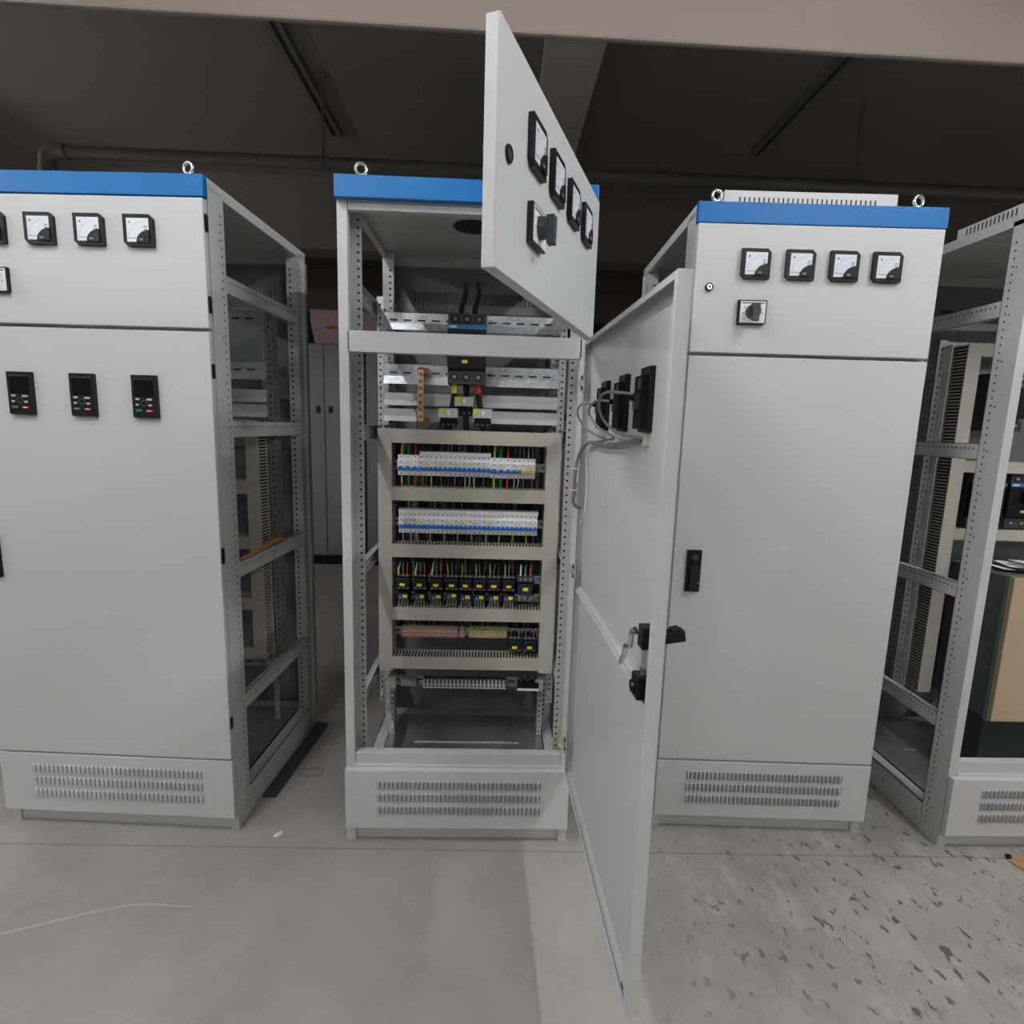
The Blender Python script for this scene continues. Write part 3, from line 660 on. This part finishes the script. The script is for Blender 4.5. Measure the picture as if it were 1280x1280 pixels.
# copper bar
def copper():
    r=empty('neutral_bar'); b=MB(); b.box(-.011,.011,.440,.448,-.100,.100,'copper')
    b.build('bar',r,bevel=.001)
    for i in range(7): MB().cyl((0,.440,-.082+i*.0275),(0,.434,-.082+i*.0275),.0072,'brass',12).box(-.006,.006,.4334,.4342,-.083+i*.0275,-.081+i*.0275,'dark').build('screw',r)
    for z in (-.096,.096): MB().cyl((0,.449,z),(0,.484,z),.016,'orange',14,.018).box(-.010,.026,.444,.470,z-.012,z+.012,'orange').build('insulator',r)
    return r
nb=copper(); nb.location=(.202,0,1.617); tag(nb,'upright copper neutral bar on red insulators, left of the main breaker','neutral bar','neutral bars')
o=MB().tube([(.162,.47,1.575),(.178,.455,1.565),(.187,.45,1.54),(.187,.45,1.487)],.002,'bwire',6,6).build('thin_wire'); tag(o,'thin black wire hanging beside the copper neutral bar','wire')
o=MB().box(.50,.688,.555,.557,1.642,1.682,'pink').build('pink_card'); tag(o,'pale pink card glimpsed behind the mounting rails right of the main breaker','card')
# dense dark wiring behind the rows
b=MB()
for z0,z1 in ((1.256,1.428),(1.024,1.200),(.757,.968),(.668,.700)):
    for i in range(150):
        x=random.uniform(.10,.70); x2=x+random.uniform(-.012,.012); k=random.choice(('bwire',)*15+('gwire','green','purple'))
        b.tube([(x,.492,z0-.03),((x+x2)/2+random.uniform(-.004,.004),.492+random.uniform(-.006,.012),(z0+z1)/2),(x2,.492,z1+.03)],.0030,k,5,3)
tag(b.build('loose_wiring'),'dense dark wiring packed behind the device rows of the open cabinet','wiring',None,'stuff')
# earth lead at lower right post
o=empty('earth_lead'); tag(o,'yellow-green earth lead with ribbed sleeve at the lower right post','earth lead')
MB().tube([(.768,.06,.35),(.772,.062,.37),(.776,.07,.40)],.007,'ygreen',10,4).torus((.770,.061,.362),.007,.0015,'ygreen','z').torus((.768,.06,.350),.007,.0015,'dark','z').build('sleeve',o)
MB().tube([(.776,.07,.40),(.765,.075,.43),(.772,.08,.465),(.785,.07,.485)],.003,'ygreen',8,6).tube([(.776,.07,.40),(.782,.075,.44),(.780,.08,.47)],.003,'ygreen',8,6).build('conductor',o)

# control cables on the lower door (world placed)
Dm=Matrix.Translation((.802,-.010,0))@Matrix.Rotation(R(91.97),4,'Z')
def dw(x,y,z): return Dm@Vector((x,y,z))
cab=empty('control_cable'); tag(cab,'dark control cable looping from the keypad nearest the hinge','cable','control cables on the open lower door')
for x,lab,a in ((-.257,None,0),(-.452,'dark control cable looping from the middle keypad',1),(-.637,'dark control cable arching from the outermost keypad',2)):
    if a: cab=empty('control_cable'); tag(cab,lab,'cable','control cables on the open lower door')
    MB().tube([dw(x,.036,1.572),dw(x+.03+.03*a*.5,.065,1.575),dw(x+.075+.03*a,.070,1.55),dw(x+.06+.01*a,.05,1.51),dw(x-.03+.02*a,.03,1.488),dw(-.33 if a<2 else -.52,.02,1.478),dw(-.10,.02,1.462)] if a<2 else
      [dw(x,.036,1.580),dw(x+.05,.08,1.585),dw(x+.10,.085,1.565),dw(x+.12,.07,1.53),dw(x+.08,.045,1.50),dw(-.64,.022,1.492),dw(-.63,.015,1.487)],.0032,'gwire',8,8).build('cable_core',cab)
    MB().cyl(dw(x,.026,1.572),dw(x,.042,1.572),.006,'blackm').build('plug',cab)
bn=empty('cable_bundle'); tag(bn,'grey cable bundle sagging from the lower door to the cabinet post','cable bundle')
pts=[dw(-.63,.012,1.487),dw(-.40,.016,1.468),dw(-.20,.016,1.466),dw(-.09,.016,1.464),dw(-.045,.030,1.435),dw(-.03,.040,1.38),dw(-.028,.042,1.31),dw(-.02,.040,1.265),Vector((.795,.0,1.245)),Vector((.783,.012,1.27)),Vector((.778,.035,1.35)),Vector((.776,.05,1.44))]
MB().tube(pts,.0055,'gwire',10,8).build('cable_core',bn)
MB().tube([dw(-.30,.012,1.462),dw(-.12,.012,1.455),dw(-.075,.015,1.42),dw(-.07,.012,1.35),dw(-.068,.010,1.27),dw(-.06,.014,1.22),dw(-.03,.02,1.20)],.0028,'wwire',8,8).build('thin_core',bn)
for p in (pts[5],pts[6],pts[9]): MB().torus(p,.0075,.0018,'white','z').box(p.x-.016,p.x-.006,p.y-.002,p.y+.001,p.z-.001,p.z+.001,'white').build('cable_tie',bn)

# ================= closed cabinet on the right
RC=cabinet('meter_cabinet','closed light grey cabinet at right with small lock and roof vent box',1.139,.084,R(-2.01),0,.8,braces='L')
ud=closed_door(RC,0,.8,1.770,2.174,'upper_door')
for i,x in enumerate((.1945,.3385,.4805,.619)): fit(meter_mb,'panel_meter',ud,(x,0,2.051),'V' if i==3 else 'A')
fit(switch_mb,'rotary_switch',ud,(.1955,0,1.900)); fit(lock_mb,'lock',ud,(.051,0,1.976))
ld=closed_door(RC,0,.8,.297,1.759,'lower_door')
fit(handle_mb,'door_handle',ld,(.074,0,1.022))
def vent(par,x0,x1,y0,y1,h):
    b=MB(); b.box(x0,x1,y0,y1,H,H+h,'paint')
    n=int((x1-x0-.1)/.0165)
    for i in range(n):
        x=x0+.05+i*.0165; b.add([(x,y0-.0006,H+h*.25),(x+.005,y0-.0006,H+h*.25),(x+.005,y0-.0006,H+h*.75),(x,y0-.0006,H+h*.75)],[(0,1,2,3)],'dark')
    m=int((y1-y0-.06)/.0165)
    for i in range(m):
        y=y0+.03+i*.0165; b.add([(x0-.0006,y,H+h*.2),(x0-.0006,y+.006,H+h*.2),(x0-.0006,y+.006,H+h*.8),(x0-.0006,y,H+h*.8)],[(0,1,2,3)],'dark')
    b.build('roof_vent',par,bevel=.0015)
vent(RC,.122,.712,.13,.60,.086)
cross_rail(RC,0,.8)

# ================= doorless cabinet at the right edge
EC=cabinet('doorless_cabinet','doorless grey cabinet frame cut by the right edge, beige unit inside',2.193,-.016,0,0,.8,header=True)
vent(EC,.02,.76,.10,.375,.040)
upright(EC,.030,.49,.36,1.93,.03,-1,'plate'); upright(EC,.085,.47,.40,1.90,.035,-1,'plate')  # uprights in darker steel, the shade around them put into the colour
b=MB(); b.box(.118,.122,.44,.50,.40,1.88,'galv'); b.build('mounting_strip',EC)
vduct(EC,.150,.206,.43,1.88,.40,.475)
hduct(EC,.2065,.72,1.400,.045); hduct(EC,.2065,.72,1.122,.045); hduct(EC,.2065,.72,1.855,.045); vduct(EC,.721,.775,.43,1.88)
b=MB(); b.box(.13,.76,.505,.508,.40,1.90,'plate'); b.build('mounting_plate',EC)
E0=Vector((2.193,-.016,0))
for i,(x,z,lab) in enumerate(((.335,1.262,'black breaker with blue stripe between ducts of the doorless cabinet, left'),(.500,1.262,'black breaker with blue stripe between ducts of the doorless cabinet, right'),(.36,1.66,'dark breaker high inside the doorless cabinet'))):
    o=dup(mc,E0+Vector((x,0.02,z)),None,lab,'main breakers')
    o.scale=(1,1,.85)
o=dup(nb,E0+Vector((.228,.0,1.63)),None,'copper neutral bar behind the post of the doorless cabinet')
for ch in children(o):
    if ch.name.startswith('insulator'): bpy.data.objects.remove(ch)
# beige drive unit
dv=empty('drive_unit',E0+Vector((.245,.15,.30))); tag(dv,'large beige-fronted dark unit standing inside the doorless cabinet','drive unit')
MB().box(0,.40,.03,.29,.135,.705,'dgreen').build('housing',dv,bevel=.004)
MB().box(-.003,.403,.012,.03,.130,.710,'edge').build('edge_band',dv)
MB().box(.003,.40,0,.012,.135,.705,'beige').cyl((.05,-.001,.66),(.05,.002,.66),.006,'dark',8).build('front_cover',dv,bevel=.003)
MB().box(.02,.38,.05,.27,-.178,.135,'dgrey').build('stand',dv)
b=MB()
for i in range(5):
    a=random.uniform(-.4,.4); Mx=Matrix.Translation((.15+i*.03,.14,.711+.003*i))@Matrix.Rotation(a,4,'Z')@Matrix.Rotation(random.uniform(-.02,.05),4,'Y'); b.box(-.11,.11,-.06,.06,0,.0015,('paper','blackm','paper','galv','paper')[i],Mx)
pp=b.build('document_bag',None,E0+Vector((.245,.15,.302))); tag(pp,'loose papers in glossy bag on top of the beige-fronted unit','papers')

# ================= cabinets standing far behind
BG='cabinets standing behind the front row'
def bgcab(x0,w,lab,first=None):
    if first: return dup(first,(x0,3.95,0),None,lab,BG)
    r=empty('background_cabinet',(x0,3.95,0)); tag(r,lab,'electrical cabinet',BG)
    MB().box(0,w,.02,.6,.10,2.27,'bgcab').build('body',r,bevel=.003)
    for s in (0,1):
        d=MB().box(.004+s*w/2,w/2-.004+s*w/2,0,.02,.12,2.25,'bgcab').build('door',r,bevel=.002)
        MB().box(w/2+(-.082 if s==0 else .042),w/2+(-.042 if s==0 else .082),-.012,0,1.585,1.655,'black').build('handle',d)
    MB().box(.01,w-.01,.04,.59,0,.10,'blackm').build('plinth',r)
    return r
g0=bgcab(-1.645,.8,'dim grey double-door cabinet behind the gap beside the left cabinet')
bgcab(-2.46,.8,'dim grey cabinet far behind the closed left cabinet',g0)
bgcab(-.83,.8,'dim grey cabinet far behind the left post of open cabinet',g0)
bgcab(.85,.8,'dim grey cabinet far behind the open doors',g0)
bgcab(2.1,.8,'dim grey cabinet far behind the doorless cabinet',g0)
b=MB(); b.prism([(-1.36,2.285),(-1.05,2.272),(-.60,2.272),(-.60,2.60),(-1.40,2.61),(-1.40,2.50)],4.05,4.35,'pink'); b.box(-1.25,-1.0,4.04,4.05,2.43,2.45,'orange')
tag(b.build('pink_package'),'dusty pink package on top of the dim cabinet behind the gap','package')

# ================= things on the floor
b=MB(); vs=[(0,0,.001),(.016,.004,.001),(.030,.018,.001),(.014,.012,.014),(.006,.020,.003),(.026,.026,.010)]
b.add(vs,[(0,1,3),(1,2,3),(2,5,3),(3,5,4),(0,3,4),(0,4,5,2,1)],'paper')
tag(b.build('paper_scrap',None,(-.272,.028,0)),'small crumpled white paper scrap on the floor between left and middle cabinets','paper scrap')
b=MB(); b.tube([(-.36,.425,.003),(-.30,.43,.003),(-.245,.44,.004),(-.210,.425,.004),(-.215,.395,.003),(-.26,.385,.003),(-.31,.405,.003),(-.355,.42,.003)],.0022,'pipe',6,8)
tag(b.build('wire_offcut'),'thin dark looped wire offcut on the floor beside the left cabinet','wire')
b=MB(); b.add([(-.398,.247,.012),(-.345,.247,.012),(-.300,.80,.012),(-.352,.80,.012),(-.398,.247,0.0),(-.345,.247,0.0),(-.300,.80,0.0),(-.352,.80,0.0)],[(0,1,2,3),(7,6,5,4),(0,4,5,1),(1,5,6,2),(2,6,7,3),(3,7,4,0)],'dgrey')
tag(b.build('metal_strip'),'long flat dark metal strip on the floor along the left cabinet','metal strip')
b=MB(); b.add([(0,0,.004),(.10,-.30,.004),(.40,-.20,.004),(.30,.10,.004),(0,0,.010),(.10,-.30,.010),(.40,-.20,.010),(.30,.10,.010)],[(3,2,1,0),(4,5,6,7),(0,1,5,4),(1,2,6,5),(2,3,7,6),(3,0,4,7)],'card')
tag(b.build('cardboard_sheet',None,(2.402,-.062,-.004)),'corner of a brown cardboard sheet on the floor at the right edge','cardboard')
b=MB(); b.prism([(0,0),(.022,.004),(.028,.016),(.010,.018)],0,.008,'blackm','z'); tag(b.build('black_offcut',None,(2.405,-.052,0)),'tiny black offcut beside the brown cardboard corner','offcut')

# ---------------------------------------------------------------- lamps: fluorescent tubes in rows along y
def tube_lamp(x,y,lab,L=1.2,z=3.42):
    t=empty('tube_lamp',(x,y,z)); tag(t,lab,'ceiling lamp','fluorescent lamps hanging in rows')
    MB().box(-.05,.05,-L/2-.02,L/2+.02,.03,.07,'frame').build('lamp_housing',t)
    MB().cyl((0,-L/2,0),(0,L/2,0),.014,'tube',12).build('lamp_tube',t)
    MB().cyl((0,-L/2+.1,.07),(0,-L/2+.1,ZC-z),.006,'pipe').build('rod',t); MB().cyl((0,L/2-.1,.07),(0,L/2-.1,ZC-z),.006,'pipe').build('rod',t)
    return t
for y,pos in ((-1.25,'nearest the front beam'),(-4.2,'far behind the camera')):
    for x,row in ((-4.05,'leftmost row'),(-.80,'row above the left cabinet'),(2.50,'row above the right cabinet'),(5.7,'rightmost row')):
        tube_lamp(x,y,'hanging fluorescent tube lamp in %s, %s'%(row,pos))
M['tube'].node_tree.nodes['Principled BSDF'].inputs['Emission Strength'].default_value=120
for x,y,pos in ((-4.05,1.9,'behind the front beam at left'),):
    t=tube_lamp(x,y,'hanging fluorescent tube lamp '+pos,.5,2.85)

# ---------------------------------------------------------------- camera
cam=bpy.data.cameras.new('camera'); co=bpy.data.objects.new('camera',cam); C.objects.link(co)
p,y,r=.1531,.0305,.0300
F=Vector((math.sin(y)*math.cos(p),math.cos(y)*math.cos(p),-math.sin(p))); Rt=Vector((math.cos(y),-math.sin(y),0)); U=Rt.cross(F)
A=Rt*math.cos(r)+U*math.sin(r); B=-Rt*math.sin(r)+U*math.cos(r)
m=Matrix((A,B,-F)).transposed().to_4x4(); m.translation=Vector((.5093,-1.8083,1.5066)); co.matrix_world=m
cam.sensor_width=36; cam.lens=692.8/1280*36; cam.clip_start=.02
S=bpy.context.scene; S.camera=co
w=bpy.data.worlds.new('world'); S.world=w; w.use_nodes=True; w.node_tree.nodes['Background'].inputs[0].default_value=(.5,.5,.5,1); w.node_tree.nodes['Background'].inputs[1].default_value=0
S.view_settings.view_transform='Standard'; S.view_settings.look='None'; S.view_settings.gamma=1; S.view_settings.use_curve_mapping=False; S.view_settings.exposure=1.30
S.cycles.max_bounces=8; S.cycles.diffuse_bounces=5
